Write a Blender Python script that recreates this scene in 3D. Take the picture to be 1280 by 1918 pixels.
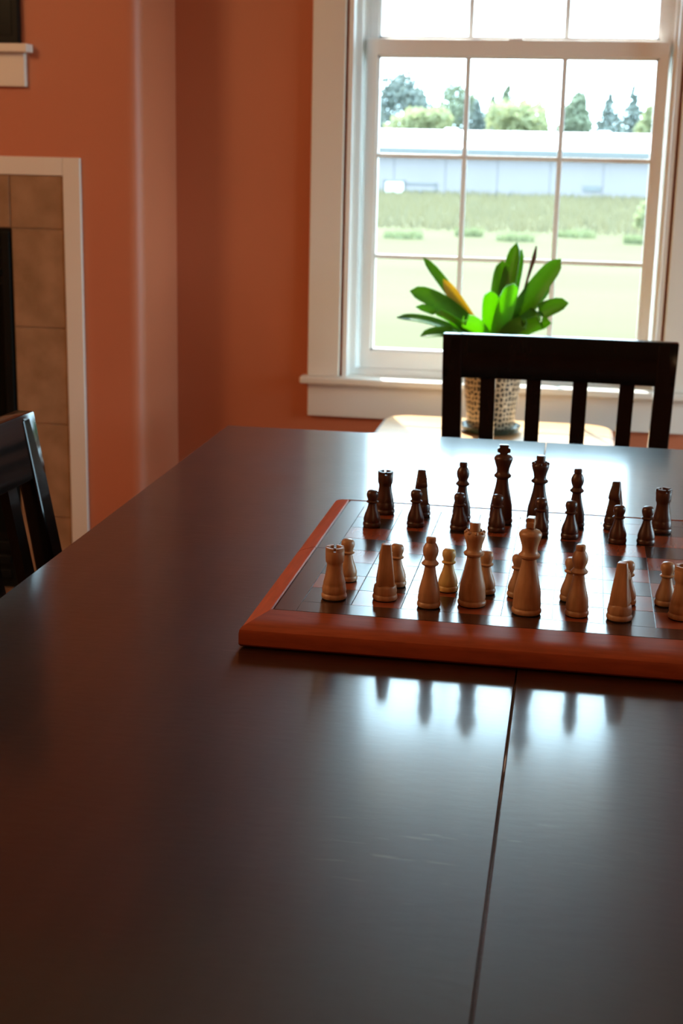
import bpy, bmesh, math, random
from mathutils import Vector, Matrix
sc = bpy.context.scene
for o in list(bpy.data.objects):
    bpy.data.objects.remove(o)
COL = sc.collection

# ------------------------------------------------------------------ camera
F_PX, YAW, PITCH, ROLL = 2648.672, 0.158849, 0.250551, 0.0224396
CAM = Vector((0.0, 0.0, 1.20))
fw = Vector((-math.sin(YAW) * math.cos(PITCH), math.cos(YAW) * math.cos(PITCH), -math.sin(PITCH)))
rt = Vector((math.cos(YAW), math.sin(YAW), 0.0))
up = rt.cross(fw)
cr, sr = math.cos(ROLL), math.sin(ROLL)
r2 = rt * cr + up * sr
u2 = up * cr - rt * sr
cd = bpy.data.cameras.new('camera')
cam = bpy.data.objects.new('camera', cd)
COL.objects.link(cam)
cam.matrix_world = Matrix(((r2.x, u2.x, -fw.x, CAM.x), (r2.y, u2.y, -fw.y, CAM.y), (r2.z, u2.z, -fw.z, CAM.z), (0, 0, 0, 1)))
cd.sensor_fit = 'VERTICAL'
cd.sensor_height = 36.0
cd.sensor_width = 24.0
cd.lens = F_PX / 1918.0 * 36.0
cd.clip_start = 0.02
cd.clip_end = 2000
cd.dof.use_dof = True
cd.dof.focus_distance = 1.30
cd.dof.aperture_fstop = 12.0
sc.camera = cam

# ------------------------------------------------------------------ sky, sun, added fill lights, exposure
w = bpy.data.worlds.new('sky')
sc.world = w
w.use_nodes = True
bg = w.node_tree.nodes['Background']
bg.inputs[0].default_value = (0.58, 0.835, 1.0, 1)
bg.inputs[1].default_value = 14.5

sd = bpy.data.lights.new('sun', 'SUN')
sd.energy = 16.0
sd.color = (1.0, 0.95, 0.86)
sd.angle = 0.012
sun = bpy.data.objects.new('sun', sd)
COL.objects.link(sun)
sun.rotation_euler = Vector((0.235, -0.667, -0.707)).to_track_quat('-Z', 'Y').to_euler()

def fill_light(name, loc, power, color, radius):
    d = bpy.data.lights.new(name, 'POINT')
    d.energy = power; d.color = color; d.shadow_soft_size = radius
    o = bpy.data.objects.new(name, d); o.location = loc
    COL.objects.link(o)
fill_light('warm_fill_light', (-2.4, 0.9, 2.2), 60.0, (1.0, 0.64, 0.32), 0.28)  # added warm fill from the left, out of view, no fixture
fill_light('warm_fill_light', (1.9, -2.2, 2.25), 24.0, (1.0, 0.64, 0.32), 0.28)  # second added fill, behind the camera, no fixture

def portal(loc, rot, sx, sy):      # sampling guide for the daylight in a window opening
    pd = bpy.data.lights.new('window_portal', 'AREA')
    pd.shape = 'RECTANGLE'; pd.size = sx; pd.size_y = sy
    pd.cycles.is_portal = True
    po = bpy.data.objects.new('window_portal', pd)
    po.location = loc; po.rotation_euler = rot
    COL.objects.link(po)
portal((-0.195, 4.06, 1.475), (math.radians(-90), 0, 0), 0.875, 1.78)
portal((3.02, 2.775, 1.125), (math.radians(90), 0, math.radians(90)), 1.95, 2.05)

vs = sc.view_settings
vs.view_transform = 'Standard'
vs.look = 'None'
vs.exposure = 0.0
vs.gamma = 1.0
vs.use_curve_mapping = False
try:
    sc.cycles.max_bounces = 10
    sc.cycles.diffuse_bounces = 6
    sc.cycles.glossy_bounces = 5
    sc.cycles.transparent_max_bounces = 24
    sc.cycles.sample_clamp_indirect = 8.0
    sc.cycles.caustics_reflective = False
    sc.cycles.caustics_refractive = False
    sc.cycles.use_denoising = True
except Exception:
    pass

# ------------------------------------------------------------------ materials
def _mat(name):
    m = bpy.data.materials.new(name); m.use_nodes = True
    nt = m.node_tree; b = nt.nodes['Principled BSDF']
    return m, nt, b
def plain(name, col, rough=0.5, spec=0.5, metallic=0.0, var=0.06, scale=8.0, bump=0.0, bscale=60.0, coat=0.0, coat_rough=0.1, obj_coord=True, stretch=(1, 1, 1), var2=None):
    m, nt, b = _mat(name)
    N, L = nt.nodes, nt.links
    b.inputs['Roughness'].default_value = rough
    b.inputs['Specular IOR Level'].default_value = spec
    b.inputs['Metallic'].default_value = metallic
    b.inputs['Coat Weight'].default_value = coat
    b.inputs['Coat Roughness'].default_value = coat_rough
    tc = N.new('ShaderNodeTexCoord'); mp = N.new('ShaderNodeMapping')
    mp.inputs['Scale'].default_value = stretch
    L.new(tc.outputs['Object'], mp.inputs['Vector'])
    nz = N.new('ShaderNodeTexNoise'); nz.inputs['Scale'].default_value = scale; nz.inputs['Detail'].default_value = 5
    L.new(mp.outputs[0], nz.inputs['Vector'])
    rp = N.new('ShaderNodeValToRGB')
    c = Vector(col)
    a = var2[0] if var2 else tuple(c * (1 - var)); z = var2[1] if var2 else tuple(c * (1 + var))
    rp.color_ramp.elements[0].position = 0.32; rp.color_ramp.elements[1].position = 0.68
    rp.color_ramp.elements[0].color = (*a, 1); rp.color_ramp.elements[1].color = (*z, 1)
    L.new(nz.outputs['Fac'], rp.inputs[0]); L.new(rp.outputs[0], b.inputs['Base Color'])
    if bump > 0:
        n2 = N.new('ShaderNodeTexNoise'); n2.inputs['Scale'].default_value = bscale; n2.inputs['Detail'].default_value = 4
        L.new(mp.outputs[0], n2.inputs['Vector'])
        bp = N.new('ShaderNodeBump'); bp.inputs['Strength'].default_value = bump; bp.inputs['Distance'].default_value = 0.002
        L.new(n2.outputs['Fac'], bp.inputs['Height']); L.new(bp.outputs[0], b.inputs['Normal'])
    return m

M = {}
M['wall'] = plain('terracotta_paint', (0.54, 0.172, 0.082), 0.48, 0.5, var=0.03, scale=2.0, bump=0.15, bscale=160)
M['trim'] = plain('white_trim_paint', (0.80, 0.77, 0.70), 0.38, 0.45, var=0.02, scale=3)
M['vinyl'] = plain('white_vinyl', (0.88, 0.88, 0.86), 0.35, 0.45, var=0.015, scale=3)
M['ceiling'] = plain('ceiling_paint', (0.78, 0.74, 0.66), 0.9, 0.2, var=0.02)
M['floor'] = plain('floor_wood', (0.22, 0.10, 0.045), 0.4, 0.4, var=0.25, scale=5, stretch=(6, 0.7, 1))
M['black_wood'] = plain('black_brown_lacquer', (0.012, 0.008, 0.006), 0.30, 0.5, var=0.3, scale=12, stretch=(4, 4, 0.6))
M['chair_wood'] = plain('chair_black_brown_lacquer', (0.0052, 0.0045, 0.0040), 0.15, 0.20, var=0.3, scale=12, stretch=(4, 4, 0.6))
M['tile'] = plain('mottled_tan_tile', (0.4, 0.25, 0.14), 0.55, 0.35, scale=14, bump=0.25, bscale=55, var2=((0.27, 0.155, 0.075), (0.40, 0.24, 0.135)))
M['grout'] = plain('grout', (0.46, 0.31, 0.19), 0.9, 0.2)
M['black_metal'] = plain('black_metal', (0.004, 0.005, 0.004), 0.45, 0.15, var=0.2)
M['black_glass'] = plain('black_glass', (0.003, 0.004, 0.003), 0.3, 0.1, var=0.1)
M['honey'] = plain('honey_wood', (0.52, 0.30, 0.13), 0.28, 0.5, scale=5, stretch=(1.2, 9, 9), var2=((0.50, 0.27, 0.11), (0.64, 0.38, 0.17)))
M['honey_dark'] = plain('honey_wood_edge', (0.20, 0.10, 0.04), 0.35, 0.45, var=0.1)
M['boxwood'] = plain('pale_boxwood', (0.58, 0.36, 0.17), 0.38, 0.5, scale=60, stretch=(3, 3, 0.5), var2=((0.35, 0.185, 0.088), (0.50, 0.285, 0.145)))
M['boxwood_pale'] = plain('lighter_boxwood', (0.70, 0.46, 0.16), 0.38, 0.5, scale=60, stretch=(3, 3, 0.5), var2=((0.55, 0.36, 0.11), (0.70, 0.48, 0.17)))
M['rosewood'] = plain('dark_rosewood', (0.06, 0.022, 0.012), 0.33, 0.5, scale=60, stretch=(3, 3, 0.5), var2=((0.045, 0.017, 0.010), (0.085, 0.032, 0.017)))
M['felt'] = plain('dark_felt', (0.012, 0.014, 0.008), 0.95, 0.1)
M['mahogany'] = plain('red_mahogany', (0.36, 0.07, 0.022), 0.38, 0.28, scale=30, stretch=(1, 6, 6), var2=((0.25, 0.052, 0.018), (0.34, 0.073, 0.026)))  # end rails; shade on the front rail put into the darker colour
M['mahogany_y'] = plain('red_mahogany_side_lit', (0.36, 0.07, 0.022), 0.38, 0.28, scale=30, stretch=(6, 1, 6), var2=((0.40, 0.080, 0.022), (0.52, 0.105, 0.030)))  # lengthwise grain; light falling on the side rails put into the colour
M['sq_dark'] = plain('dark_square_veneer', (0.045, 0.020, 0.013), 0.21, 0.9, scale=14, stretch=(1, 5, 1), var=0.2)
M['sq_light'] = plain('red_square_veneer', (0.27, 0.062, 0.025), 0.21, 0.9, scale=14, stretch=(5, 1, 1), var=0.1)
M['field'] = plain('dark_border_veneer', (0.06, 0.024, 0.016), 0.21, 0.9, scale=14, stretch=(1, 5, 1), var=0.2)
M['soil'] = plain('soil', (0.03, 0.02, 0.012), 0.95, 0.1, var=0.4, scale=60)
M['saucer'] = plain('dark_green_glaze', (0.02, 0.035, 0.025), 0.2, 0.5)
M['stalk'] = plain('dry_stalk', (0.10, 0.05, 0.03), 0.8, 0.2, var=0.4, scale=40)
M['roof'] = plain('white_metal_roof', (0.80, 0.82, 0.84), 0.6, 0.3)
M['siding'] = plain('pale_blue_siding', (0.185, 0.162, 0.165), 0.7, 0.2, var=0.03, scale=0.4)
M['fascia'] = plain('grey_fascia', (0.13, 0.13, 0.13), 0.7, 0.2)
M['bark'] = plain('bark', (0.10, 0.08, 0.06), 0.95, 0.1, var=0.3, scale=5)

def translucent(name, c0, c1, tr, scale=6.0, mix=0.5, rough=0.35, spec=0.4):
    m, nt, b = _mat(name)
    N, L = nt.nodes, nt.links
    tc = N.new('ShaderNodeTexCoord'); nz = N.new('ShaderNodeTexNoise'); nz.inputs['Scale'].default_value = scale; nz.inputs['Detail'].default_value = 3
    L.new(tc.outputs['Object'], nz.inputs['Vector'])
    rp = N.new('ShaderNodeValToRGB'); rp.color_ramp.elements[0].position = 0.35; rp.color_ramp.elements[1].position = 0.65
    rp.color_ramp.elements[0].color = (*c0, 1); rp.color_ramp.elements[1].color = (*c1, 1)
    L.new(nz.outputs['Fac'], rp.inputs[0]); L.new(rp.outputs[0], b.inputs['Base Color'])
    b.inputs['Roughness'].default_value = rough; b.inputs['Specular IOR Level'].default_value = spec
    t = N.new('ShaderNodeBsdfTranslucent'); t.inputs[0].default_value = (*tr, 1)
    mx = N.new('ShaderNodeMixShader'); mx.inputs[0].default_value = mix
    L.new(b.outputs[0], mx.inputs[1]); L.new(t.outputs[0], mx.inputs[2])
    L.new(mx.outputs[0], N['Material Output'].inputs['Surface'])
    return m
M['leaf'] = translucent('green_leaf', (0.035, 0.13, 0.02), (0.07, 0.21, 0.03), (0.26, 0.48, 0.02), 9, 0.36)
M['leaf_light'] = translucent('light_green_leaf', (0.10, 0.30, 0.02), (0.14, 0.36, 0.03), (0.32, 0.70, 0.02), 9, 0.55)
M['leaf_yellow'] = translucent('yellowing_leaf', (0.55, 0.38, 0.06), (0.62, 0.46, 0.10), (0.70, 0.50, 0.08), 9, 0.5)
M['vinyl_bar'] = translucent('thin_white_vinyl', (0.84, 0.84, 0.82), (0.86, 0.86, 0.84), (0.8, 0.82, 0.82), 3, 0.10, 0.35, 0.45)
M['tree_blue'] = translucent('blue_green_needles', (0.12, 0.135, 0.125), (0.16, 0.175, 0.155), (0.13, 0.15, 0.125), 0.9, 0.3, 0.8, 0.1)
M['tree_green'] = translucent('mid_green_foliage', (0.15, 0.165, 0.115), (0.19, 0.205, 0.14), (0.17, 0.19, 0.12), 0.9, 0.35, 0.8, 0.1)
M['tree_pale'] = translucent('yellow_green_foliage', (0.20, 0.205, 0.115), (0.25, 0.25, 0.14), (0.26, 0.27, 0.13), 0.9, 0.4, 0.8, 0.1)
M['grass_blade'] = translucent('tall_grass', (0.108, 0.096, 0.062), (0.142, 0.124, 0.078), (0.135, 0.125, 0.066), 0.5, 0.35, 0.8, 0.1)
M['tuft'] = translucent('tuft_grass', (0.13, 0.145, 0.075), (0.165, 0.175, 0.095), (0.16, 0.18, 0.085), 2.0, 0.35, 0.8, 0.1)

def glass_mat():
    m, nt, b = _mat('window_glass')
    N, L = nt.nodes, nt.links
    N.remove(b)
    tr = N.new('ShaderNodeBsdfTransparent'); tr.inputs[0].default_value = (0.97, 0.985, 0.98, 1)
    gl = N.new('ShaderNodeBsdfGlossy'); gl.inputs['Roughness'].default_value = 0.02
    lw = N.new('ShaderNodeLayerWeight'); lw.inputs[0].default_value = 0.12
    mx = N.new('ShaderNodeMixShader')
    L.new(lw.outputs['Fresnel'], mx.inputs[0]); L.new(tr.outputs[0], mx.inputs[1]); L.new(gl.outputs[0], mx.inputs[2])
    L.new(mx.outputs[0], N['Material Output'].inputs['Surface'])
    return m
M['glass'] = glass_mat()

def table_mat():
    m, nt, b = _mat('dark_walnut_lacquer')
    N, L = nt.nodes, nt.links
    tc = N.new('ShaderNodeTexCoord')
    mp = N.new('ShaderNodeMapping'); mp.inputs['Scale'].default_value = (9, 0.9, 9)
    L.new(tc.outputs['Object'], mp.inputs['Vector'])
    nz = N.new('ShaderNodeTexNoise'); nz.inputs['Scale'].default_value = 5; nz.inputs['Detail'].default_value = 6
    L.new(mp.outputs[0], nz.inputs['Vector'])
    rp = N.new('ShaderNodeValToRGB')
    rp.color_ramp.elements[0].position = 0.3; rp.color_ramp.elements[1].position = 0.75
    rp.color_ramp.elements[0].color = (0.0115, 0.0048, 0.0024, 1); rp.color_ramp.elements[1].color = (0.020, 0.0082, 0.0041, 1)
    L.new(nz.outputs['Fac'], rp.inputs[0])
    # worn scratches: thin stretched streaks in a few random patches
    mp2 = N.new('ShaderNodeMapping'); mp2.inputs['Rotation'].default_value = (0, 0, 0.55); mp2.inputs['Scale'].default_value = (22, 190, 1)
    L.new(tc.outputs['Object'], mp2.inputs['Vector'])
    s1 = N.new('ShaderNodeTexNoise'); s1.inputs['Scale'].default_value = 1.0; s1.inputs['Detail'].default_value = 2
    L.new(mp2.outputs[0], s1.inputs['Vector'])
    s1r = N.new('ShaderNodeValToRGB'); s1r.color_ramp.elements[0].position = 0.64; s1r.color_ramp.elements[1].position = 0.70
    L.new(s1.outputs['Fac'], s1r.inputs[0])
    s2 = N.new('ShaderNodeTexNoise'); s2.inputs['Scale'].default_value = 5.5; s2.inputs['Detail'].default_value = 2
    L.new(tc.outputs['Object'], s2.inputs['Vector'])
    s2r = N.new('ShaderNodeValToRGB'); s2r.color_ramp.elements[0].position = 0.60; s2r.color_ramp.elements[1].position = 0.72
    L.new(s2.outputs['Fac'], s2r.inputs[0])
    mu = N.new('ShaderNodeMath'); mu.operation = 'MULTIPLY'
    L.new(s1r.outputs[0], mu.inputs[0]); L.new(s2r.outputs[0], mu.inputs[1])
    mu2 = N.new('ShaderNodeMath'); mu2.operation = 'MULTIPLY'; mu2.inputs[1].default_value = 0.30
    L.new(mu.outputs[0], mu2.inputs[0])
    mx = N.new('ShaderNodeMix'); mx.data_type = 'RGBA'
    L.new(mu2.outputs[0], mx.inputs['Factor']); L.new(rp.outputs[0], mx.inputs['A']); mx.inputs['B'].default_value = (0.14, 0.11, 0.085, 1)
    L.new(mx.outputs['Result'], b.inputs['Base Color'])
    # roughness: slightly smudged lacquer
    n3 = N.new('ShaderNodeTexNoise'); n3.inputs['Scale'].default_value = 7; n3.inputs['Detail'].default_value = 5
    L.new(tc.outputs['Object'], n3.inputs['Vector'])
    mr = N.new('ShaderNodeMapRange'); mr.inputs['From Min'].default_value = 0.3; mr.inputs['From Max'].default_value = 0.7
    mr.inputs['To Min'].default_value = 0.34; mr.inputs['To Max'].default_value = 0.38
    L.new(n3.outputs['Fac'], mr.inputs['Value']); L.new(mr.outputs[0], b.inputs['Roughness'])
    b.inputs['Specular IOR Level'].default_value = 0.18
    b.inputs['Coat Weight'].default_value = 0.9; b.inputs['Coat Roughness'].default_value = 0.125
    # lacquer ripple
    mp4 = N.new('ShaderNodeMapping'); mp4.inputs['Scale'].default_value = (60, 140, 1)
    L.new(tc.outputs['Object'], mp4.inputs['Vector'])
    n4 = N.new('ShaderNodeTexNoise'); n4.inputs['Scale'].default_value = 1.0; n4.inputs['Detail'].default_value = 4
    L.new(mp4.outputs[0], n4.inputs['Vector'])
    bp = N.new('ShaderNodeBump'); bp.inputs['Strength'].default_value = 0.10; bp.inputs['Distance'].default_value = 0.0012
    L.new(n4.outputs['Fac'], bp.inputs['Height']); L.new(bp.outputs[0], b.inputs['Normal'])
    return m
M['table'] = table_mat()

def pot_mat():
    m, nt, b = _mat('patterned_glaze')
    N, L = nt.nodes, nt.links
    tc = N.new('ShaderNodeTexCoord')
    sp = N.new('ShaderNodeSeparateXYZ'); L.new(tc.outputs['Object'], sp.inputs[0])
    at = N.new('ShaderNodeMath'); at.operation = 'ARCTAN2'; L.new(sp.outputs['Y'], at.inputs[0]); L.new(sp.outputs['X'], at.inputs[1])
    sc1 = N.new('ShaderNodeMath'); sc1.operation = 'MULTIPLY'; sc1.inputs[1].default_value = 6.0; L.new(at.outputs[0], sc1.inputs[0])
    sc2 = N.new('ShaderNodeMath'); sc2.operation = 'MULTIPLY'; sc2.inputs[1].default_value = 78.0; L.new(sp.outputs['Z'], sc2.inputs[0])
    cb = N.new('ShaderNodeCombineXYZ'); L.new(sc1.outputs[0], cb.inputs[0]); L.new(sc2.outputs[0], cb.inputs[1])
    vo = N.new('ShaderNodeTexVoronoi'); vo.inputs['Scale'].default_value = 1.0; vo.inputs['Randomness'].default_value = 0.45
    vo.feature = 'DISTANCE_TO_EDGE'
    L.new(cb.outputs[0], vo.inputs['Vector'])
    rp = N.new('ShaderNodeValToRGB'); rp.color_ramp.interpolation = 'CONSTANT'
    rp.color_ramp.elements[0].color = (0.50, 0.40, 0.27, 1); rp.color_ramp.elements[1].color = (0.03, 0.027, 0.02, 1); rp.color_ramp.elements[1].position = 0.13
    L.new(vo.outputs['Distance'], rp.inputs[0]); L.new(rp.outputs[0], b.inputs['Base Color'])
    b.inputs['Roughness'].default_value = 0.3
    return m
M['pot'] = pot_mat()

def lawn_mat():
    m, nt, b = _mat('lawn_grass')
    N, L = nt.nodes, nt.links
    tc = N.new('ShaderNodeTexCoord')
    n1 = N.new('ShaderNodeTexNoise'); n1.inputs['Scale'].default_value = 0.35; n1.inputs['Detail'].default_value = 8
    mp = N.new('ShaderNodeMapping'); mp.inputs['Scale'].default_value = (0.35, 1, 1)
    L.new(tc.outputs['Object'], mp.inputs['Vector']); L.new(mp.outputs[0], n1.inputs['Vector'])
    rp = N.new('ShaderNodeValToRGB'); rp.color_ramp.elements[0].position = 0.3; rp.color_ramp.elements[1].position = 0.7
    rp.color_ramp.elements[0].color = (0.062, 0.057, 0.026, 1); rp.color_ramp.elements[1].color = (0.072, 0.065, 0.032, 1)
    L.new(n1.outputs['Fac'], rp.inputs[0]); L.new(rp.outputs[0], b.inputs['Base Color'])
    b.inputs['Roughness'].default_value = 0.95; b.inputs['Specular IOR Level'].default_value = 0.05
    return m
M['lawn'] = lawn_mat()

# ------------------------------------------------------------------ helpers
def bx(bm, x0, x1, y0, y1, z0, z1, bev=0.0, seg=2):
    b = bmesh.new()
    v = [b.verts.new((x, y, z)) for z in (z0, z1) for y in (y0, y1) for x in (x0, x1)]
    for f in ((0, 2, 3, 1), (4, 5, 7, 6), (0, 1, 5, 4), (1, 3, 7, 5), (3, 2, 6, 7), (2, 0, 4, 6)):
        b.faces.new([v[i] for i in f])
    if bev > 0:
        bmesh.ops.bevel(b, geom=list(b.edges), offset=bev, segments=seg, affect='EDGES', profile=0.5)
    me = bpy.data.meshes.new('tmp'); b.to_mesh(me); b.free()
    bm.from_mesh(me); bpy.data.meshes.remove(me)
    return bm
def box(*a, **k):
    return bx(bmesh.new(), *a, **k)
def hexa(bm, pts, bev=0.0):
    """pts: 8 corners, bottom ring of 4 then top ring of 4"""
    b = bmesh.new(); v = [b.verts.new(p) for p in pts]
    for f in ((3, 2, 1, 0), (4, 5, 6, 7), (0, 1, 5, 4), (1, 2, 6, 5), (2, 3, 7, 6), (3, 0, 4, 7)):
        b.faces.new([v[i] for i in f])
    bmesh.ops.recalc_face_normals(b, faces=b.faces)
    if bev > 0:
        bmesh.ops.bevel(b, geom=list(b.edges), offset=bev, segments=2, affect='EDGES', profile=0.5)
    me = bpy.data.meshes.new('tmp'); b.to_mesh(me); b.free()
    bm.from_mesh(me); bpy.data.meshes.remove(me)
    return bm
def lathe(bm, prof, seg=28, ox=0, oy=0):
    rings = []
    for r, z in prof:
        if r < 1e-6:
            rings.append([bm.verts.new((ox, oy, z))])
        else:
            rings.append([bm.verts.new((ox + r * math.cos(2 * math.pi * i / seg), oy + r * math.sin(2 * math.pi * i / seg), z)) for i in range(seg)])
    for a, b in zip(rings, rings[1:]):
        for i in range(seg):
            j = (i + 1) % seg
            if len(a) == 1 and len(b) == 1: continue
            if len(a) == 1: bm.faces.new((a[0], b[j], b[i]))
            elif len(b) == 1: bm.faces.new((a[i], a[j], b[0]))
            else: bm.faces.new((a[i], a[j], b[j], b[i]))
    return bm
def sweep(bm, path, radii, seg=8):
    """round tube along path"""
    rings = []
    for k, p in enumerate(path):
        p = Vector(p)
        d = (Vector(path[min(k + 1, len(path) - 1)]) - Vector(path[max(k - 1, 0)])).normalized()
        a = d.cross(Vector((0.31, 0.2, 0.93)));  a = a.normalized() if a.length > 1e-4 else Vector((1, 0, 0))
        b = d.cross(a)
        r = radii[k] if isinstance(radii, (list, tuple)) else radii
        rings.append([bm.verts.new(p + (a * math.cos(2 * math.pi * i / seg) + b * math.sin(2 * math.pi * i / seg)) * r) for i in range(seg)])
    for A, B in zip(rings, rings[1:]):
        for i in range(seg):
            bm.faces.new((A[i], A[(i + 1) % seg], B[(i + 1) % seg], B[i]))
    bm.faces.new(rings[0][::-1]); bm.faces.new(rings[-1])
    return bm
def smooth_me(me, ang=0.7):
    for p in me.polygons: p.use_smooth = True
    try:
        me.set_sharp_from_angle(angle=ang)
    except Exception:
        pass
def obj(name, bm, mat, parent=None, smooth=False, ang=0.7):
    me = bpy.data.meshes.new(name)
    bmesh.ops.recalc_face_normals(bm, faces=bm.faces)
    bm.to_mesh(me); bm.free()
    me.materials.append(M[mat])
    if smooth: smooth_me(me, ang)
    o = bpy.data.objects.new(name, me); COL.objects.link(o)
    if parent is not None: o.parent = parent
    return o
def inst(name, me, parent, loc=(0, 0, 0), rotz=0.0):
    o = bpy.data.objects.new(name, me); COL.objects.link(o); o.parent = parent
    o.location = loc; o.rotation_euler = (0, 0, rotz)
    return o
def tag(o, label, cat, group=None, kind=None):
    if label: o['label'] = label
    if cat: o['category'] = cat
    if group: o['group'] = group
    if kind: o['kind'] = kind
    return o
def thing(name, label, cat, loc=(0, 0, 0), rotz=0.0, group=None):
    o = bpy.data.objects.new(name, None); COL.objects.link(o)
    o.location = loc; o.rotation_euler = (0, 0, rotz); o.empty_display_size = 0.05
    return tag(o, label, cat, group)
def struct(name, bm, mat, label=None, **k):
    o = obj(name, bm, mat, **k); o['kind'] = 'structure'
    if label: o['label'] = label
    return o
def dup(root, loc, rotz, label=None):
    r = root.copy(); COL.objects.link(r); r.location = loc; r.rotation_euler = (0, 0, rotz)
    if label: r['label'] = label
    for ch in list(root.children):
        c = ch.copy(); COL.objects.link(c); c.parent = r
        for g in list(ch.children):
            d = g.copy(); COL.objects.link(d); d.parent = c
    return r

# ------------------------------------------------------------------ room shell
YB = 3.90
WX0, WX1, WZ0, WZ1 = -0.630, 0.236, 0.585, 2.36
FZ = 2.60
struct('floor', box(-3.2, 3.0, -3.4, 4.04, -0.10, 0.0), 'floor', 'brown wooden floor under the dining table')
struct('ceiling', box(-3.2, 3.0, -3.4, 4.04, FZ, FZ + 0.1), 'ceiling', 'pale ceiling of the dining room')
b = bmesh.new()
bx(b, -3.2, WX0, YB, 4.04, 0, FZ); bx(b, WX1, 3.0, YB, 4.04, 0, FZ)
bx(b, WX0, WX1, YB, 4.04, 0, WZ0 - 0.02); bx(b, WX0, WX1, YB, 4.04, WZ1, FZ)
struct('wall_back', b, 'wall', 'terracotta painted wall around the bright window')
struct('wall_left', box(-3.2, -3.1, -3.4, YB, 0, FZ), 'wall', 'terracotta side wall left of the fireplace')
b = bmesh.new()
bx(b, 2.9, 3.0, -3.4, 1.8, 0, FZ); bx(b, 2.9, 3.0, 3.75, YB, 0, FZ); bx(b, 2.9, 3.0, 1.8, 3.75, 0, 0.1); bx(b, 2.9, 3.0, 1.8, 3.75, 2.15, FZ)
struct('wall_right', b, 'wall', 'terracotta side wall right of the window')
struct('added_eave', box(-4.2, 4.0, 4.05, 4.75, 2.36, 2.50), 'ceiling', 'unseen white eave added over the window to block high sky')  # added overhang out of view, keeps the high sky off the table
struct('wall_rear', box(-3.1, 2.9, -3.4, -3.3, 0, FZ), 'wall', 'terracotta wall behind the dining table')
# chimney breast with rounded corners
b = bmesh.new()
BX0, BX1, BY = -2.80, -1.11, 3.573
r = 0.038
pts = [(BX0, YB), (BX0, BY + r)] + [(BX0 + r - r * math.cos(t), BY + r - r * math.sin(t)) for t in [math.pi / 2 * i / 6 for i in range(1, 7)]]
pts += [(BX1 - r + r * math.sin(t), BY + r - r * math.cos(t)) for t in [math.pi / 2 * i / 6 for i in range(0, 7)]] + [(BX1, YB)]
lo = [b.verts.new((x, y, 0)) for x, y in pts]; hi = [b.verts.new((x, y, FZ)) for x, y in pts]
for i in range(len(pts)):
    j = (i + 1) % len(pts); b.faces.new((lo[i], lo[j], hi[j], hi[i]))
b.faces.new(hi); b.faces.new(lo[::-1])
struct('wall_fireplace', b, 'wall', 'terracotta chimney breast with a rounded corner lit by the window', smooth=True, ang=0.6)

# ------------------------------------------------------------------ window
win = bpy.data.objects.new('window_1', None); COL.objects.link(win)
win.location = (-0.195, YB, 0.585); win['kind'] = 'structure'; win['label'] = 'white double hung window with grilles looking onto a lawn'
WO = Vector(win.location)
def wbox(*a, **k):
    bm = box(*a, **k); bmesh.ops.translate(bm, verts=bm.verts, vec=-WO); return bm
def wpart(name, bm, mat='vinyl', parent=win):
    return obj(name, bm, mat, parent)
wpart('casing', wbox(-0.728, -0.638, 3.878, YB, 0.585, 2.37, bev=0.003), 'trim')
wpart('casing', wbox(0.243, 0.333, 3.878, YB, 0.585, 2.37, bev=0.003), 'trim')
wpart('casing', wbox(-0.745, 0.350, 3.874, YB, 2.37, 2.48, bev=0.003), 'trim')
wpart('sill', wbox(-0.746, 0.351, 3.850, 3.985, 0.565, 0.585, bev=0.005), 'trim')
wpart('apron', wbox(-0.727, 0.332, 3.880, YB, 0.470, 0.565, bev=0.003), 'trim')
# jamb liners
wpart('jamb', wbox(-0.630, -0.618, YB - 0.016, 4.05, 0.585, 2.36), 'vinyl')
wpart('jamb', wbox(0.224, 0.236, YB - 0.016, 4.05, 0.585, 2.36), 'vinyl')
wpart('jamb', wbox(-0.618, 0.224, YB - 0.016, 4.05, 2.348, 2.36), 'vinyl')
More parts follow.
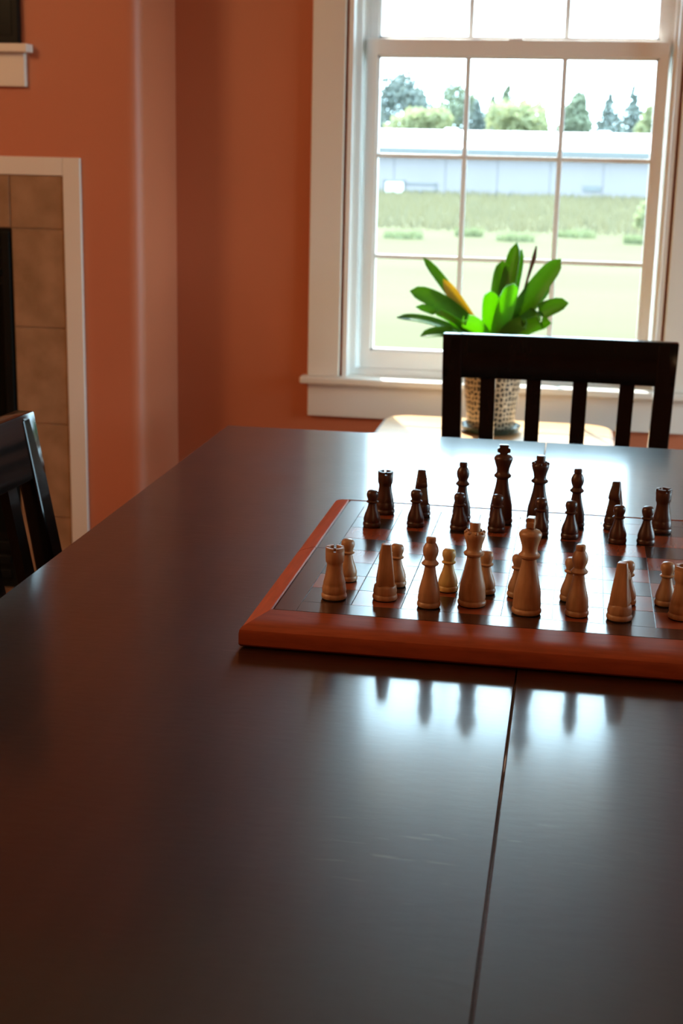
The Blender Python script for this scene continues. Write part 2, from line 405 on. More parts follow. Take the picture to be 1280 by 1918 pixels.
# vinyl frame, stepped
for (xa, xb, xc) in ((-0.618, -0.603, -0.592), (0.224, 0.215, 0.207)):
    bm = bmesh.new()
    bx(bm, min(xa, xb), max(xa, xb), 3.940, 4.05, 0.585, 2.348); bx(bm, min(xb, xc), max(xb, xc), 3.988, 4.05, 0.585, 2.348)
    bmesh.ops.translate(bm, verts=bm.verts, vec=-WO); wpart('frame', bm)
bm = bmesh.new(); bx(bm, -0.603, 0.215, 3.944, 4.05, 0.585, 0.603); bx(bm, -0.603, 0.215, 3.944, 4.05, 2.32, 2.348)
bmesh.ops.translate(bm, verts=bm.verts, vec=-WO); wpart('frame', bm)
def sash(name, x0, x1, gx0, gx1, z0, z1, gz0, gz1, ya, yb, mx, mz):
    bm = bmesh.new()
    bx(bm, x0, gx0, ya, yb, z0, z1, bev=0.002); bx(bm, gx1, x1, ya, yb, z0, z1, bev=0.002)
    bx(bm, gx0 - .002, gx1 + .002, ya, yb, z0, gz0, bev=0.002); bx(bm, gx0 - .002, gx1 + .002, ya, yb, gz1, z1, bev=0.002)
    # glazing bead
    yc = (ya + yb) / 2
    bd = 0.006
    bx(bm, gx0, gx0 + bd, ya + 0.006, yb, gz0, gz1); bx(bm, gx1 - bd, gx1, ya + 0.006, yb, gz0, gz1)
    bx(bm, gx0, gx1, ya + 0.006, yb, gz0, gz0 + bd); bx(bm, gx0, gx1, ya + 0.006, yb, gz1 - bd, gz1)
    bmesh.ops.translate(bm, verts=bm.verts, vec=-WO)
    s = wpart(name, bm)
    for x in mx:
        wpart('muntin', wbox(x - 0.0072, x + 0.0072, yc - 0.006, yc + 0.006, gz0, gz1, bev=0.003), 'vinyl_bar', s)
    for z in mz:
        wpart('muntin', wbox(gx0, gx1, yc - 0.005, yc + 0.005, z - 0.0062, z + 0.0062, bev=0.003), 'vinyl_bar', s)
    xs = [gx0] + mx + [gx1]; zs = [gz0] + mz + [gz1]
    for i in range(3):
        for j in range(3):
            wpart('pane', wbox(xs[i] + 0.001, xs[i + 1] - 0.001, yc - 0.0015, yc + 0.0015, zs[j] + 0.001, zs[j + 1] - 0.001), 'glass', s)
    return s
sash('lower_sash', -0.592, 0.207, -0.562, 0.181, 0.603, 1.492, 0.652, 1.450, 3.953, 3.985, [-0.3185, -0.0625], [0.915, 1.188])
sash('upper_sash', -0.592, 0.207, -0.566, 0.180, 1.455, 2.32, 1.497, 2.285, 3.990, 4.020, [-0.318, -0.063], [1.760, 2.022])
# sash lock keeper on meeting rail
bm = bmesh.new(); bx(bm, -0.215, -0.175, 3.956, 3.984, 1.492, 1.4965, bev=0.002)
bmesh.ops.translate(bm, verts=bm.verts, vec=-WO); wpart('sash_lock', bm)

# unseen glazed door added to the right hand wall for side daylight
w2 = bpy.data.objects.new('added_door_1', None); COL.objects.link(w2)
w2.location = (2.9, 2.775, 0.1); w2['kind'] = 'structure'; w2['label'] = 'white glazed door added out of view in the right hand wall for side daylight'
def w2part(name, mat, *a, **k):
    bm = box(*a, **k); bmesh.ops.translate(bm, verts=bm.verts, vec=-Vector(w2.location)); return obj(name, bm, mat, w2)
for (ya, yb, za, zb) in ((1.8, 1.86, 0.1, 2.15), (3.69, 3.75, 0.1, 2.15), (1.86, 3.69, 0.1, 0.18), (1.86, 3.69, 2.09, 2.15), (2.74, 2.81, 0.18, 2.09)):
    w2part('frame', 'vinyl', 2.93, 2.98, ya, yb, za, zb)
for (ya, yb, za, zb) in ((1.71, 1.8, 0.0, 2.15), (3.75, 3.84, 0.0, 2.15), (1.69, 3.86, 2.15, 2.25)):
    w2part('casing', 'trim', 2.88, 2.9, ya, yb, za, zb)
for (ya, yb) in ((1.86, 2.74), (2.81, 3.69)):
    w2part('pane', 'glass', 2.954, 2.957, ya, yb, 0.18, 2.09)

# ------------------------------------------------------------------ fireplace
fp = thing('fireplace', 'fireplace with tan stone tiles in a white frame and black firebox', 'fireplace', (-1.95, BY, 0))
FO = Vector(fp.location)
def fbox(*a, **k):
    bm = box(*a, **k); bmesh.ops.translate(bm, verts=bm.verts, vec=-FO); return bm
FC = -1.95
FR, FI, FOP = -1.269, -1.316, -1.461      # frame outer, frame inner, firebox opening (right side)
def mir(x): return 2 * FC - x
obj('frame_board', fbox(FI, FR, BY - 0.011, BY, 0.0, 1.166, bev=0.002), 'trim', fp)
obj('frame_board', fbox(mir(FR), mir(FI), BY - 0.011, BY, 0.0, 1.166, bev=0.002), 'trim', fp)
obj('frame_board', fbox(mir(FI), FI, BY - 0.011, BY, 1.120, 1.166, bev=0.002), 'trim', fp)
b = bmesh.new()
bx(b, FOP, FI, BY - 0.004, BY, 0.0, 1.12); bx(b, mir(FI), mir(FOP), BY - 0.004, BY, 0.0, 1.12); bx(b, mir(FOP), FOP, BY - 0.004, BY, 0.984, 1.12)
bmesh.ops.translate(b, verts=b.verts, vec=-FO); obj('grout', b, 'grout', fp)
zs = [0.0, 0.211, 0.469, 0.727, 0.984]
g = 0.0016
for sgn in (0, 1):
    for za, zb in zip(zs, zs[1:]):
        x0, x1 = (FOP, FI) if sgn == 0 else (mir(FI), mir(FOP))
        obj('tile', fbox(x0 + g, x1 - g, BY - 0.0085, BY - 0.003, za + g, zb - g, bev=0.0012, seg=1), 'tile', fp)
xs = [FI, FOP, -1.787, -2.113, mir(FOP), mir(FI)]
for xa, xb in zip(xs, xs[1:]):
    obj('tile', fbox(xb + g, xa - g, BY - 0.0085, BY - 0.003, 0.984 + g, 1.12 - g, bev=0.0012, seg=1), 'tile', fp)
fb = obj('firebox_frame', fbox(mir(FOP), FOP, BY - 0.006, BY, 0.0, 0.984), 'black_metal', fp)
obj('firebox_glass', fbox(mir(FOP) + 0.04, FOP - 0.028, BY - 0.010, BY - 0.005, 0.16, 0.84), 'black_glass', fp)
b = bmesh.new(); bx(b, FOP - 0.028, FOP - 0.004, BY - 0.016, BY - 0.005, 0.02, 0.975, bev=0.003)
bmesh.ops.translate(b, verts=b.verts, vec=-FO); obj('firebox_trim', b, 'black_metal', fp)
for k in range(4):
    z = 0.862 + 0.028 * k
    obj('louver', fbox(mir(FOP) + 0.03, FOP - 0.030, BY - 0.016, BY - 0.006, z, z + 0.016, bev=0.002), 'black_metal', fp)
for k in range(3):
    z = 0.03 + 0.04 * k
    obj('louver', fbox(mir(FOP) + 0.03, FOP - 0.030, BY - 0.016, BY - 0.006, z, z + 0.024, bev=0.002), 'black_metal', fp)

led = thing('mantel_ledge', 'narrow white mantel ledge with apron under the black screen', 'mantel', (-1.95, BY, 1.34))
LO = Vector(led.location)
def lbox(*a, **k):
    bm = box(*a, **k); bmesh.ops.translate(bm, verts=bm.verts, vec=-LO); return bm
obj('shelf_board', lbox(mir(-1.388), -1.388, BY - 0.046, BY, 1.420, 1.441, bev=0.003), 'trim', led)
obj('apron', lbox(mir(-1.406), -1.406, BY - 0.018, BY, 1.338, 1.420, bev=0.002), 'trim', led)
tv = thing('television', 'black flat screen on the wall just above the white mantel ledge', 'television', (-1.95, BY - 0.001, 1.441))
TO = Vector(tv.location)
def tbox(*a, **k):
    bm = box(*a, **k); bmesh.ops.translate(bm, verts=bm.verts, vec=-TO); return bm
obj('housing', tbox(mir(-1.417), -1.417, BY - 0.022, BY - 0.001, 1.4412, 2.06, bev=0.003), 'black_metal', tv)
obj('screen', tbox(mir(-1.435), -1.435, BY - 0.024, BY - 0.021, 1.462, 2.04), 'black_glass', tv)

# ------------------------------------------------------------------ dining table
TX0, TX1, TXS, TY0, TY1, TZ = -0.547, 0.487, -0.030, 0.40, 2.216, 0.76
dt = thing('dining_table', 'dark brown lacquered dining table with a centre seam', 'table', (TXS, 1.308, 0))
DO = Vector(dt.location)
def dbox(*a, **k):
    bm = box(*a, **k); bmesh.ops.translate(bm, verts=bm.verts, vec=-DO); return bm
obj('tabletop_leaf', dbox(TX0, TXS - 0.0005, TY0, TY1, TZ - 0.032, TZ, bev=0.0009), 'table', dt)
obj('tabletop_leaf', dbox(TXS + 0.0005, TX1, TY0, TY1, TZ - 0.032, TZ, bev=0.0009), 'table', dt)
zb0, zb1 = 0.635, TZ - 0.032
for x in (TX0 + 0.065, TX1 - 0.087):
    obj('apron', dbox(x, x + 0.022, TY0 + 0.10, TY1 - 0.10, zb0, zb1), 'black_wood', dt)
for y in (TY0 + 0.065, TY1 - 0.087):
    obj('apron', dbox(TX0 + 0.10, TX1 - 0.10, y, y + 0.022, zb0, zb1), 'black_wood', dt)
for x in (TX0 + 0.045, TX1 - 0.115):
    for y in (TY0 + 0.045, TY1 - 0.115):
        bm = bmesh.new(); c0, c1 = 0.010, 0.0
        hexa(bm, [(x + c0, y + c0, 0), (x + .07 - c0, y + c0, 0), (x + .07 - c0, y + .07 - c0, 0), (x + c0, y + .07 - c0, 0),
                  (x, y, zb1), (x + .07, y, zb1), (x + .07, y + .07, zb1), (x, y + .07, zb1)], bev=0.004)
        bmesh.ops.translate(bm, verts=bm.verts, vec=-DO); obj('leg', bm, 'black_wood', dt)

# ------------------------------------------------------------------ dining chairs
def make_chair(label):
    t = thing('dining_chair', label, 'chair', (0, 0, 0), 0, 'dining chairs at the table')
    H = 0.876
    def yb(z):                      # centre line of the raked back posts
        return 0.185 if z < 0.45 else 0.185 + (z - 0.45) * 0.195
    def xb(z):                      # outer edge of a post
        return 0.196 if z < 0.45 else 0.196 + (z - 0.45) * 0.042
    for s in (-1, 1):
        bm = bmesh.new(); zz = [0.0, 0.45, 0.62, H - 0.004]
        th = [0.013, 0.018, 0.014, 0.011]
        rings = []
        for z, h in zip(zz, th):
            xo = s * xb(z); xi = s * (xb(z) - 0.036)
            y = yb(z) + (0.03 if z == 0 else 0)
            rings.append([bm.verts.new(p) for p in ((xi, y - h, z), (xo, y - h, z), (xo, y + h, z), (xi, y + h, z))])
        for A, B in zip(rings, rings[1:]):
            for i in range(4): bm.faces.new((A[i], A[(i + 1) % 4], B[(i + 1) % 4], B[i]))
        bm.faces.new(rings[0]); bm.faces.new(rings[-1])
        bmesh.ops.recalc_face_normals(bm, faces=bm.faces)
        bmesh.ops.bevel(bm, geom=list(bm.edges), offset=0.003, segments=2, affect='EDGES', profile=0.5)
        obj('back_post', bm, 'chair_wood', t)
        obj('front_leg', hexa(bmesh.new(), [(s * .20 - .014, -.205, 0), (s * .20 + .014, -.205, 0), (s * .20 + .014, -.177, 0), (s * .20 - .014, -.177, 0),
                 (s * .20 - .019, -.212, .425), (s * .20 + .019, -.212, .425), (s * .20 + .019, -.174, .425), (s * .20 - .019, -.174, .425)], 0.003), 'chair_wood', t)
        obj('side_stretcher', box(s * .20 - .009, s * .20 + .009, -.18, .19, .17, .195, bev=.003), 'chair_wood', t)
        obj('seat_rail', box(s * .20 - .010, s * .20 + .010, -.18, .175, .375, .425, bev=.003), 'chair_wood', t)
    obj('seat_rail', box(-.185, .185, -.205, -.185, .375, .425, bev=.003), 'chair_wood', t)
    bm = box(-.225, .225, -.235, .165, .425, .452, bev=.009, seg=3)
    obj('seat', bm, 'chair_wood', t)
    # top rail, gently bowed
    def rail(z0, z1, name, n=10, bow=0.010, hw=None, th=0.011):
        bm = bmesh.new(); rings = []
        for i in range(n + 1):
            u = -1 + 2 * i / n
            ring = []
            for z, sg in ((z0, -1), (z1, -1), (z1, 1), (z0, 1)):
                W = (xb(z) if hw is None else hw(z))
                y = yb(z) + bow * (1 - u * u) + sg * th
                ring.append(bm.verts.new((u * W, y, z)))
            rings.append(ring)
        for A, B in zip(rings, rings[1:]):
            for i in range(4): bm.faces.new((A[i], A[(i + 1) % 4], B[(i + 1) % 4], B[i]))
        bm.faces.new(rings[0]); bm.faces.new(rings[-1])
        bmesh.ops.recalc_face_normals(bm, faces=bm.faces)
        es = [e for e in bm.edges if len(e.link_faces) == 2 and e.calc_face_angle(0) > 0.6]
        bmesh.ops.bevel(bm, geom=es, offset=0.003, segments=2, affect='EDGES', profile=0.5)
        return obj(name, bm, 'chair_wood', t, True, 0.5)
    rail(0.797, H, 'top_rail', th=0.0125)
    rail(0.535, 0.570, 'lower_rail', hw=lambda z: xb(z) - 0.03)
    for xc in (-0.127, -0.0425, 0.0425, 0.127):
        bm = bmesh.new(); rings = []
        for z in (0.560, 0.62, 0.70, 0.805):
            k = 1 + (z - 0.805) * 0.20
            x = xc * k; u = x / 0.2; y = yb(z) + 0.010 * (1 - u * u)
            rings.append([bm.verts.new(p) for p in ((x - .0135, y - .006, z), (x + .0135, y - .006, z), (x + .0135, y + .006, z), (x - .0135, y + .006, z))])
        for A, B in zip(rings, rings[1:]):
            for i in range(4): bm.faces.new((A[i], A[(i + 1) % 4], B[(i + 1) % 4], B[i]))
        bm.faces.new(rings[0]); bm.faces.new(rings[-1])
        obj('slat', bm, 'chair_wood', t)
    return t
ch = make_chair('black slatted dining chair at the far end of the table, before the window')
ch.location = (-0.022, 2.352, 0)
dup(ch, (-0.402, 1.445, 0), math.radians(90), 'black slatted dining chair at the left table side, before the fireplace')

# ------------------------------------------------------------------ side table and plant
ST = (-0.181, 3.475, 0.0); SZ = 0.510
st = thing('side_table', 'small honey wood side table with rounded corners under the window', 'table', ST)
def rrect(bm, hx, hy, r, z0, z1, n=7, y_off=0.0):
    pts = []
    for (cx, cy, a0) in ((hx - r, hy - r, 0), (-hx + r, hy - r, 90), (-hx + r, -hy + r, 180), (hx - r, -hy + r, 270)):
        for i in range(n):
            a = math.radians(a0 + 90 * i / (n - 1)); pts.append((cx + r * math.cos(a), cy + r * math.sin(a)))
    lo = [bm.verts.new((x, y, z0)) for x, y in pts]; hi = [bm.verts.new((x, y, z1)) for x, y in pts]
    for i in range(len(pts)):
        j = (i + 1) % len(pts); bm.faces.new((lo[i], lo[j], hi[j], hi[i]))
    bm.faces.new(hi); bm.faces.new(lo[::-1])
    return bm
obj('tabletop', rrect(bmesh.new(), 0.292, 0.272, 0.065, SZ - 0.022, SZ), 'honey', st)
obj('edge_band', rrect(bmesh.new(), 0.300, 0.280, 0.072, SZ - 0.030, SZ - 0.004), 'honey_dark', st)
for s in (-1, 1):
    obj('apron', box(s * .235 - .009, s * .235 + .009, -.20, .20, SZ - .10, SZ - .03), 'honey', st)
    obj('apron', box(-.22, .22, s * .215 - .009, s * .215 + .009, SZ - .10, SZ - .03), 'honey', st)
    for q in (-1, 1):
        x, y = s * .235, q * .215
        obj('leg', hexa(bmesh.new(), [(x - .012, y - .012, 0), (x + .012, y - .012, 0), (x + .012, y + .012, 0), (x - .012, y + .012, 0),
                  (x - .019, y - .019, SZ - .03), (x + .019, y - .019, SZ - .03), (x + .019, y + .019, SZ - .03), (x - .019, y + .019, SZ - .03)], .003), 'honey', st)

PC = Vector((-0.193, 3.579, SZ))
pl = thing('potted_plant', 'green strap leaved plant in a black and cream patterned pot', 'plant', PC)
obj('saucer', lathe(bmesh.new(), [(0, 0.0), (0.066, 0.0), (0.074, 0.006), (0.079, 0.018), (0.076, 0.018), (0.070, 0.009), (0, 0.008)], 32), 'saucer', pl, True)
pot = obj('pot', lathe(bmesh.new(), [(0, 0.009), (0.056, 0.009), (0.060, 0.013), (0.064, 0.05), (0.069, 0.10), (0.074, 0.150), (0.077, 0.168), (0.078, 0.205), (0.082, 0.207), (0.083, 0.214), (0.079, 0.216), (0.075, 0.205), (0.073, 0.18), (0, 0.18)], 40), 'pot', pl, True)
obj('rim_band', lathe(bmesh.new(), [(0.0770, 0.166), (0.0795, 0.168), (0.0800, 0.204), (0.078, 0.206)], 40), 'saucer', pot, True)
obj('soil', lathe(bmesh.new(), [(0.0745, 0.192), (0.05, 0.197), (0, 0.199)], 24), 'soil', pl, True)
rng = random.Random(5)
def strap(tip, width, base=(0, 0, 0.19), bulge=0.5, face=0.75, lift=0.04, twist=0.0, name='leaf', mat='leaf', droop=0.0, taper=0.55):
    """strap leaf from crown to tip (local coords) as a folded, slightly thick blade"""
    B = Vector(base); T = Vector(tip)
    mid = B.lerp(T, 0.5) + Vector((0, 0, lift))
    n = 14; bm = bmesh.new(); rows = []
    cam_dir = (CAM - PC); cam_dir.normalize()
    for i in range(n + 1):
        u = i / n
        p = B * (1 - u) ** 2 + mid * 2 * u * (1 - u) + T * u * u
        p.z -= droop * max(0, u - 0.75) ** 2 * 8
        d = ((mid - B) * (1 - u) + (T - mid) * u).normalized()
        a = d.cross(Vector((0, 0, 1)))
        if a.length < 0.12: a = Vector((1, 0.2, 0))
        a.normalize()
        av = d.cross(Vector((-0.05, 1.0, -0.1)))
        if av.dot(a) < 0: av = -av
        a = (a * (1 - face) + av.normalized() * face)
        a = (a - d * a.dot(d)).normalized()
        ang = twist * (1 - face)
        nrm = a.cross(d)
        a2 = a * math.cos(ang) + nrm * math.sin(ang)
        n2 = nrm * math.cos(ang) - a * math.sin(ang)
        wd = width * 0.5 * (0.42 + 0.58 * math.sin(math.pi * min(1, (0.08 + u * taper * 1.35)) ** 0.9)) * (1 if u < 0.82 else math.sqrt(max(0.0, 1 - ((u - 0.82) / 0.18) ** 2)) * 0.97 + 0.03)
        th = 0.0014
        row = []
        for q, (off, dep) in enumerate(((-1, 0.22), (-0.5, 0.07), (0, 0), (0.5, 0.07), (1, 0.22))):
            row.append((p + a2 * wd * off + n2 * wd * dep))
        rows.append([[bm.verts.new(x + n2 * th) for x in row], [bm.verts.new(x - n2 * th) for x in row]])
    for R0, R1 in zip(rows, rows[1:]):
        for k in range(4):
            bm.faces.new((R0[0][k], R0[0][k + 1], R1[0][k + 1], R1[0][k]))
            bm.faces.new((R0[1][k + 1], R0[1][k], R1[1][k], R1[1][k + 1]))
        for k in (0, 4):
            bm.faces.new((R0[0][k], R1[0][k], R1[1][k], R0[1][k]))
    for k in range(4):
        bm.faces.new((rows[-1][0][k], rows[-1][0][k + 1], rows[-1][1][k + 1], rows[-1][1][k]))
        bm.faces.new((rows[0][0][k + 1], rows[0][0][k], rows[0][1][k], rows[0][1][k + 1]))
    return obj(name, bm, mat, pl, True, 1.0)
def wt(x, z, dy):            # tip from world X, Z at depth offset
    return (x - PC.x, dy, z - PC.z)
strap(wt(-0.386, 0.940, 0.05), 0.028, face=0.5, lift=0.02, twist=0.7)
strap(wt(-0.408, 0.862, -0.03), 0.046, lift=0.065, twist=0.45)
strap(wt(-0.388, 0.826, -0.06), 0.030, face=0.5, lift=0.05, twist=0.2, mat='leaf_light')
strap(wt(-0.440, 0.793, -0.02), 0.030, face=0.3, lift=0.055, twist=0.3)
strap(wt(-0.372, 0.756, -0.08), 0.036, face=0.4, lift=0.06, twist=0.2)
strap(wt(-0.330, 0.890, 0.02), 0.034, lift=0.0, twist=0.9, mat='leaf_yellow')
strap(wt(-0.205, 0.872, -0.055), 0.046, base=(-0.005, -0.02, 0.19), lift=0.02, mat='leaf_light')
strap(wt(-0.184, 0.940, 0.05), 0.046, base=(0.0, 0.01, 0.19), lift=0.02)
strap(wt(-0.150, 0.986, 0.04), 0.042, base=(0.0, 0.01, 0.19), lift=0.01, twist=0.5)
strap(wt(-0.138, 0.968, 0.07), 0.030, base=(0.01, 0.01, 0.19), lift=0.0, twist=-0.4)
strap(wt(-0.148, 0.893, -0.07), 0.046, base=(0.0, -0.02, 0.19), lift=0.03, twist=-0.3, mat='leaf_light')
strap(wt(-0.038, 0.950, 0.02), 0.052, lift=0.035, twist=-0.75)
strap(wt(-0.062, 0.880, 0.05), 0.036, lift=0.03, twist=-0.5)
strap(wt(-0.013, 0.846, -0.02), 0.044, lift=0.06, twist=-0.45)
strap(wt(-0.052, 0.800, -0.07), 0.040, lift=0.05, twist=-0.25, mat='leaf_light')
strap(wt(-0.110, 0.800, -0.10), 0.040, lift=0.05, twist=-0.1)
strap(wt(-0.270, 0.800, -0.10), 0.042, lift=0.05, twist=0.1, mat='leaf_light')
strap(wt(-0.200, 0.850, 0.12), 0.044, lift=0.05)
strap(wt(-0.313, 0.602, -0.03), 0.026, base=(-0.06, -0.01, 0.195), lift=0.09, mat='leaf_yellow')
obj('dry_flower_stalk', sweep(bmesh.new(), [(0.03, 0.01, 0.19), (0.055, 0.012, 0.30), (0.075, 0.012, 0.39), (0.088, 0.012, 0.440), (0.092, 0.012, 0.470)], [0.003, 0.003, 0.0035, 0.006, 0.002]), 'stalk', pl, True)

# ------------------------------------------------------------------ chess board
BC = Vector((-0.048, 1.4445, 0.76)); SQ = 0.0470
cb = thing('chess_board', 'folding wooden chess board with red mahogany frame on the dining table', 'chess board', BC, math.radians(-0.35))
IX, IY, RWX, RWY = 0.2105, 0.2185, 0.0215, 0.0440   # field half sizes, side rail and end rail widths
ZI, ZO, ZF = 0.0248, 0.0182, 0.0242          # rail inner top, rail outer top, playing field
def rail_piece(p0, p1, inward, RW, m0, m1, mat, name='frame_rail'):
    """rail between inner-edge points p0,p1 ; inward = unit vector to the board centre; m0/m1 = width of the rail mitred against (0: square end)"""
    p0 = Vector((*p0, 0)); p1 = Vector((*p1, 0)); iv = Vector((*inward, 0)); d = (p1 - p0).normalized()
    prof = [(0.0, 0.004), (0.0, ZI - 0.0010), (0.0012, ZI), (RW * 0.5, ZI - (ZI - ZO) * 0.42), (RW - 0.0040, ZO + 0.0010), (RW - 0.0012, ZO - 0.0010), (RW, ZO - 0.004), (RW, 0.0035), (RW - 0.0025, 0.0012), (0.004, 0.0012)]
    bm = bmesh.new(); R = []
    for P, mm, s in ((p0, m0, -1), (p1, m1, 1)):
        R.append([bm.verts.new(P - iv * o + d * s * (o / RW * mm) + Vector((0, 0, z))) for o, z in prof])
    n = len(prof)
    for i in range(n): bm.faces.new((R[0][i], R[0][(i + 1) % n], R[1][(i + 1) % n], R[1][i]))
    bm.faces.new(R[0]); bm.faces.new(R[1])
    return obj(name, bm, mat, cb, True, 0.5)
gap = 0.0006
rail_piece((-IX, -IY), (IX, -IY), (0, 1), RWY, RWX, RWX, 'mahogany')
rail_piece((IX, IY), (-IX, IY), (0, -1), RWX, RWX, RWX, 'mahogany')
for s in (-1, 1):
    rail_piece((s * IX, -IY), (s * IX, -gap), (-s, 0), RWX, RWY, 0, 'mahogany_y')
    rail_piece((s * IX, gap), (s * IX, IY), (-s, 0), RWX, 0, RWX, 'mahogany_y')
# field base of each half
for s in (-1, 1):
    y0, y1 = (-IY, -gap) if s < 0 else (gap, IY)
    obj('field_panel', box(-IX, IX, y0, y1, 0.010, ZF - 0.0014), 'field', cb)
# dark border strips around the squares
hs = SQ * 4; gv = 0.0016
for s in (-1, 1):
    obj('border_strip', box(min(s * hs, s * (IX - gv)) + 0.0003, max(s * hs, s * (IX - gv)) - 0.0003, -IY + gv, -gap, ZF - 0.0014, ZF), 'field', cb)
    obj('border_strip', box(min(s * hs, s * (IX - gv)) + 0.0003, max(s * hs, s * (IX - gv)) - 0.0003, gap, IY - gv, ZF - 0.0014, ZF), 'field', cb)
    obj('border_strip', box(-hs, hs, min(s * hs, s * (IY - gv)) + 0.0003, max(s * hs, s * (IY - gv)) - 0.0003, ZF - 0.0014, ZF), 'field', cb)
sq_me = {}
for key in ('sq_dark', 'sq_light'):
    bm = box(-SQ / 2 + 0.0003, SQ / 2 - 0.0003, -SQ / 2 + 0.0003, SQ / 2 - 0.0003, -0.0014, 0, bev=0.0002, seg=1)
    me = bpy.data.meshes.new('square'); bmesh.ops.recalc_face_normals(bm, faces=bm.faces); bm.to_mesh(me); bm.free(); me.materials.append(M[key]); sq_me[key] = me
for i in range(8):
    for j in range(8):
        key = 'sq_dark' if (i + j) % 2 == 0 else 'sq_light'
        inst('square', sq_me[key], cb, ((i - 3.5) * SQ, (j - 3.5) * SQ, ZF))
for sx in (-1, 1):
    for sy in (-1, 1):
        obj('rubber_foot', lathe(bmesh.new(), [(0, 0), (0.006, 0), (0.0066, 0.0005), (0.0066, 0.0014), (0, 0.0014)], 12, sx * (IX + .009), sy * (IY + .010)), 'felt', cb)
PZ = 0.76 + ZF + 0.00005

# ------------------------------------------------------------------ chess pieces
def mm(prof): return [(r * 0.001, z * 0.001) for r, z in prof]
def base_prof(R, h):      # rounded turned foot, up to height h
    return [(R * 0.96, 1.2), (R, 2.2), (R, 4.0), (R * 0.95, 5.4), (R * 0.90, 6.0), (R * 0.93, 7.0), (R * 0.95, 9.0), (R * 0.90, h)]
PIECES = {}
def piece_parts(kind):
    """list of (name, bmesh builder, material slot)"""
    if kind == 'pawn':
        pr = [(0, 1.0)] + base_prof(10.2, 11.5) + [(8.2, 15), (6.3, 20), (5.0, 25), (4.6, 27.5), (6.6, 28.6), (7.0, 29.8), (5.2, 31.0), (5.6, 33), (6.5, 35.5), (6.7, 38), (6.2, 40.6), (4.6, 42.4), (0, 43.2)]
        return [('body', lathe(bmesh.new(), mm(pr), 28))]
    if kind == 'rook':
        pr = [(0, 1.0)] + base_prof(12.2, 13.5) + [(10.4, 14.6), (10.6, 15.6), (9.6, 20), (8.2, 27), (7.5, 33), (7.6, 35.5), (8.6, 37.0), (8.9, 41), (9.1, 47.5), (8.8, 48.0), (6.2, 48.0), (5.9, 44.5), (0, 44.2)]
        bm = bmesh.new()
        for q in range(4):
            a0 = math.radians(90 * q + 10); a1 = math.radians(90 * q + 80); n = 8
            R = []
            for i in range(n + 1):
                a = a0 + (a1 - a0) * i / n
                R.append([bm.verts.new((r * .001 * math.cos(a), r * .001 * math.sin(a), z * .001)) for r, z in ((6.2, 47.9), (9.1, 47.4), (9.1, 50.8), (8.7, 51.2), (6.4, 51.2), (6.2, 50.9))])
            for A, B in zip(R, R[1:]):
                for i in range(6): bm.faces.new((A[i], A[(i + 1) % 6], B[(i + 1) % 6], B[i]))
            bm.faces.new(R[0]); bm.faces.new(R[-1])
        return [('body', lathe(bmesh.new(), mm(pr), 32)), ('battlement', bm)]
    if kind == 'bishop':
        pr = [(0, 1.0)] + base_prof(11.2, 13.0) + [(10.2, 14.4), (9.6, 18), (7.6, 26), (6.0, 33), (5.2, 38.5), (5.2, 40), (7.6, 41.6), (8.2, 43.0), (6.6, 44.8), (5.4, 46.4), (5.6, 48), (7.0, 51.5), (7.5, 54.5), (7.1, 58), (5.6, 61.2), (4.3, 62.8)]
        kn = [(4.1, 62.6), (4.5, 63.4), (4.7, 65.2), (4.5, 67.6), (3.6, 68.4), (0, 68.6)]
        return [('body', lathe(bmesh.new(), mm(pr), 28)), ('knob', lathe(bmesh.new(), mm(kn), 20))]
    if kind == 'queen':
        pr = [(0, 1.0)] + base_prof(13.6, 15.0) + [(12.4, 16.2), (12.0, 20), (9.8, 29), (7.8, 38), (6.7, 45), (6.5, 48), (9.4, 49.8), (9.8, 51.6), (7.6, 53.6), (7.0, 55.5), (7.6, 60), (9.4, 65.5), (10.2, 69), (9.2, 71.5), (6.6, 73.2)]
        fn = [(5.2, 72.6), (5.4, 74.0), (5.0, 76), (5.2, 79.6), (4.6, 81.2), (0, 81.6)]
        cr = bmesh.new()
        for q in range(8):
            a = 2 * math.pi * q / 8
            bmesh.ops.create_icosphere(cr, subdivisions=1, radius=0.0022, matrix=Matrix.Translation((.0084 * math.cos(a), .0084 * math.sin(a), .0716)))
        return [('body', lathe(bmesh.new(), mm(pr), 32)), ('finial', lathe(bmesh.new(), mm(fn), 20)), ('coronet', cr)]
    if kind == 'king':
        pr = [(0, 1.0)] + base_prof(14.0, 16.0) + [(12.8, 17.4), (12.6, 21), (10.4, 32), (8.2, 42), (7.0, 49), (6.8, 53), (9.6, 55), (10.0, 57), (7.8, 59.2), (7.2, 61), (7.4, 65), (9.2, 71), (10.6, 75.5), (10.6, 77.5), (8.6, 80.0), (5.0, 81.2), (4.2, 82)]
        bm = bmesh.new()
        out = [(-3.4, 81.2), (3.4, 81.2), (4.2, 83.4), (7.4, 83.8), (7.4, 88.6), (5.0, 89.2), (5.4, 92.8), (-5.4, 92.8), (-5.0, 89.2), (-7.4, 88.6), (-7.4, 83.8), (-4.2, 83.4)]
        f = [bm.verts.new((x * .001, -.0034, z * .001)) for x, z in out]; k = [bm.verts.new((x * .001, .0034, z * .001)) for x, z in out]
        n = len(out)
        for i in range(n): bm.faces.new((f[i], f[(i + 1) % n], k[(i + 1) % n], k[i]))
        bm.faces.new(f); bm.faces.new(k[::-1])
        bmesh.ops.recalc_face_normals(bm, faces=bm.faces)
        bmesh.ops.bevel(bm, geom=[e for e in bm.edges if e.calc_face_angle(0) > 0.5], offset=0.0005, segments=2, affect='EDGES')
        return [('body', lathe(bmesh.new(), mm(pr), 32)), ('cross', bm)]
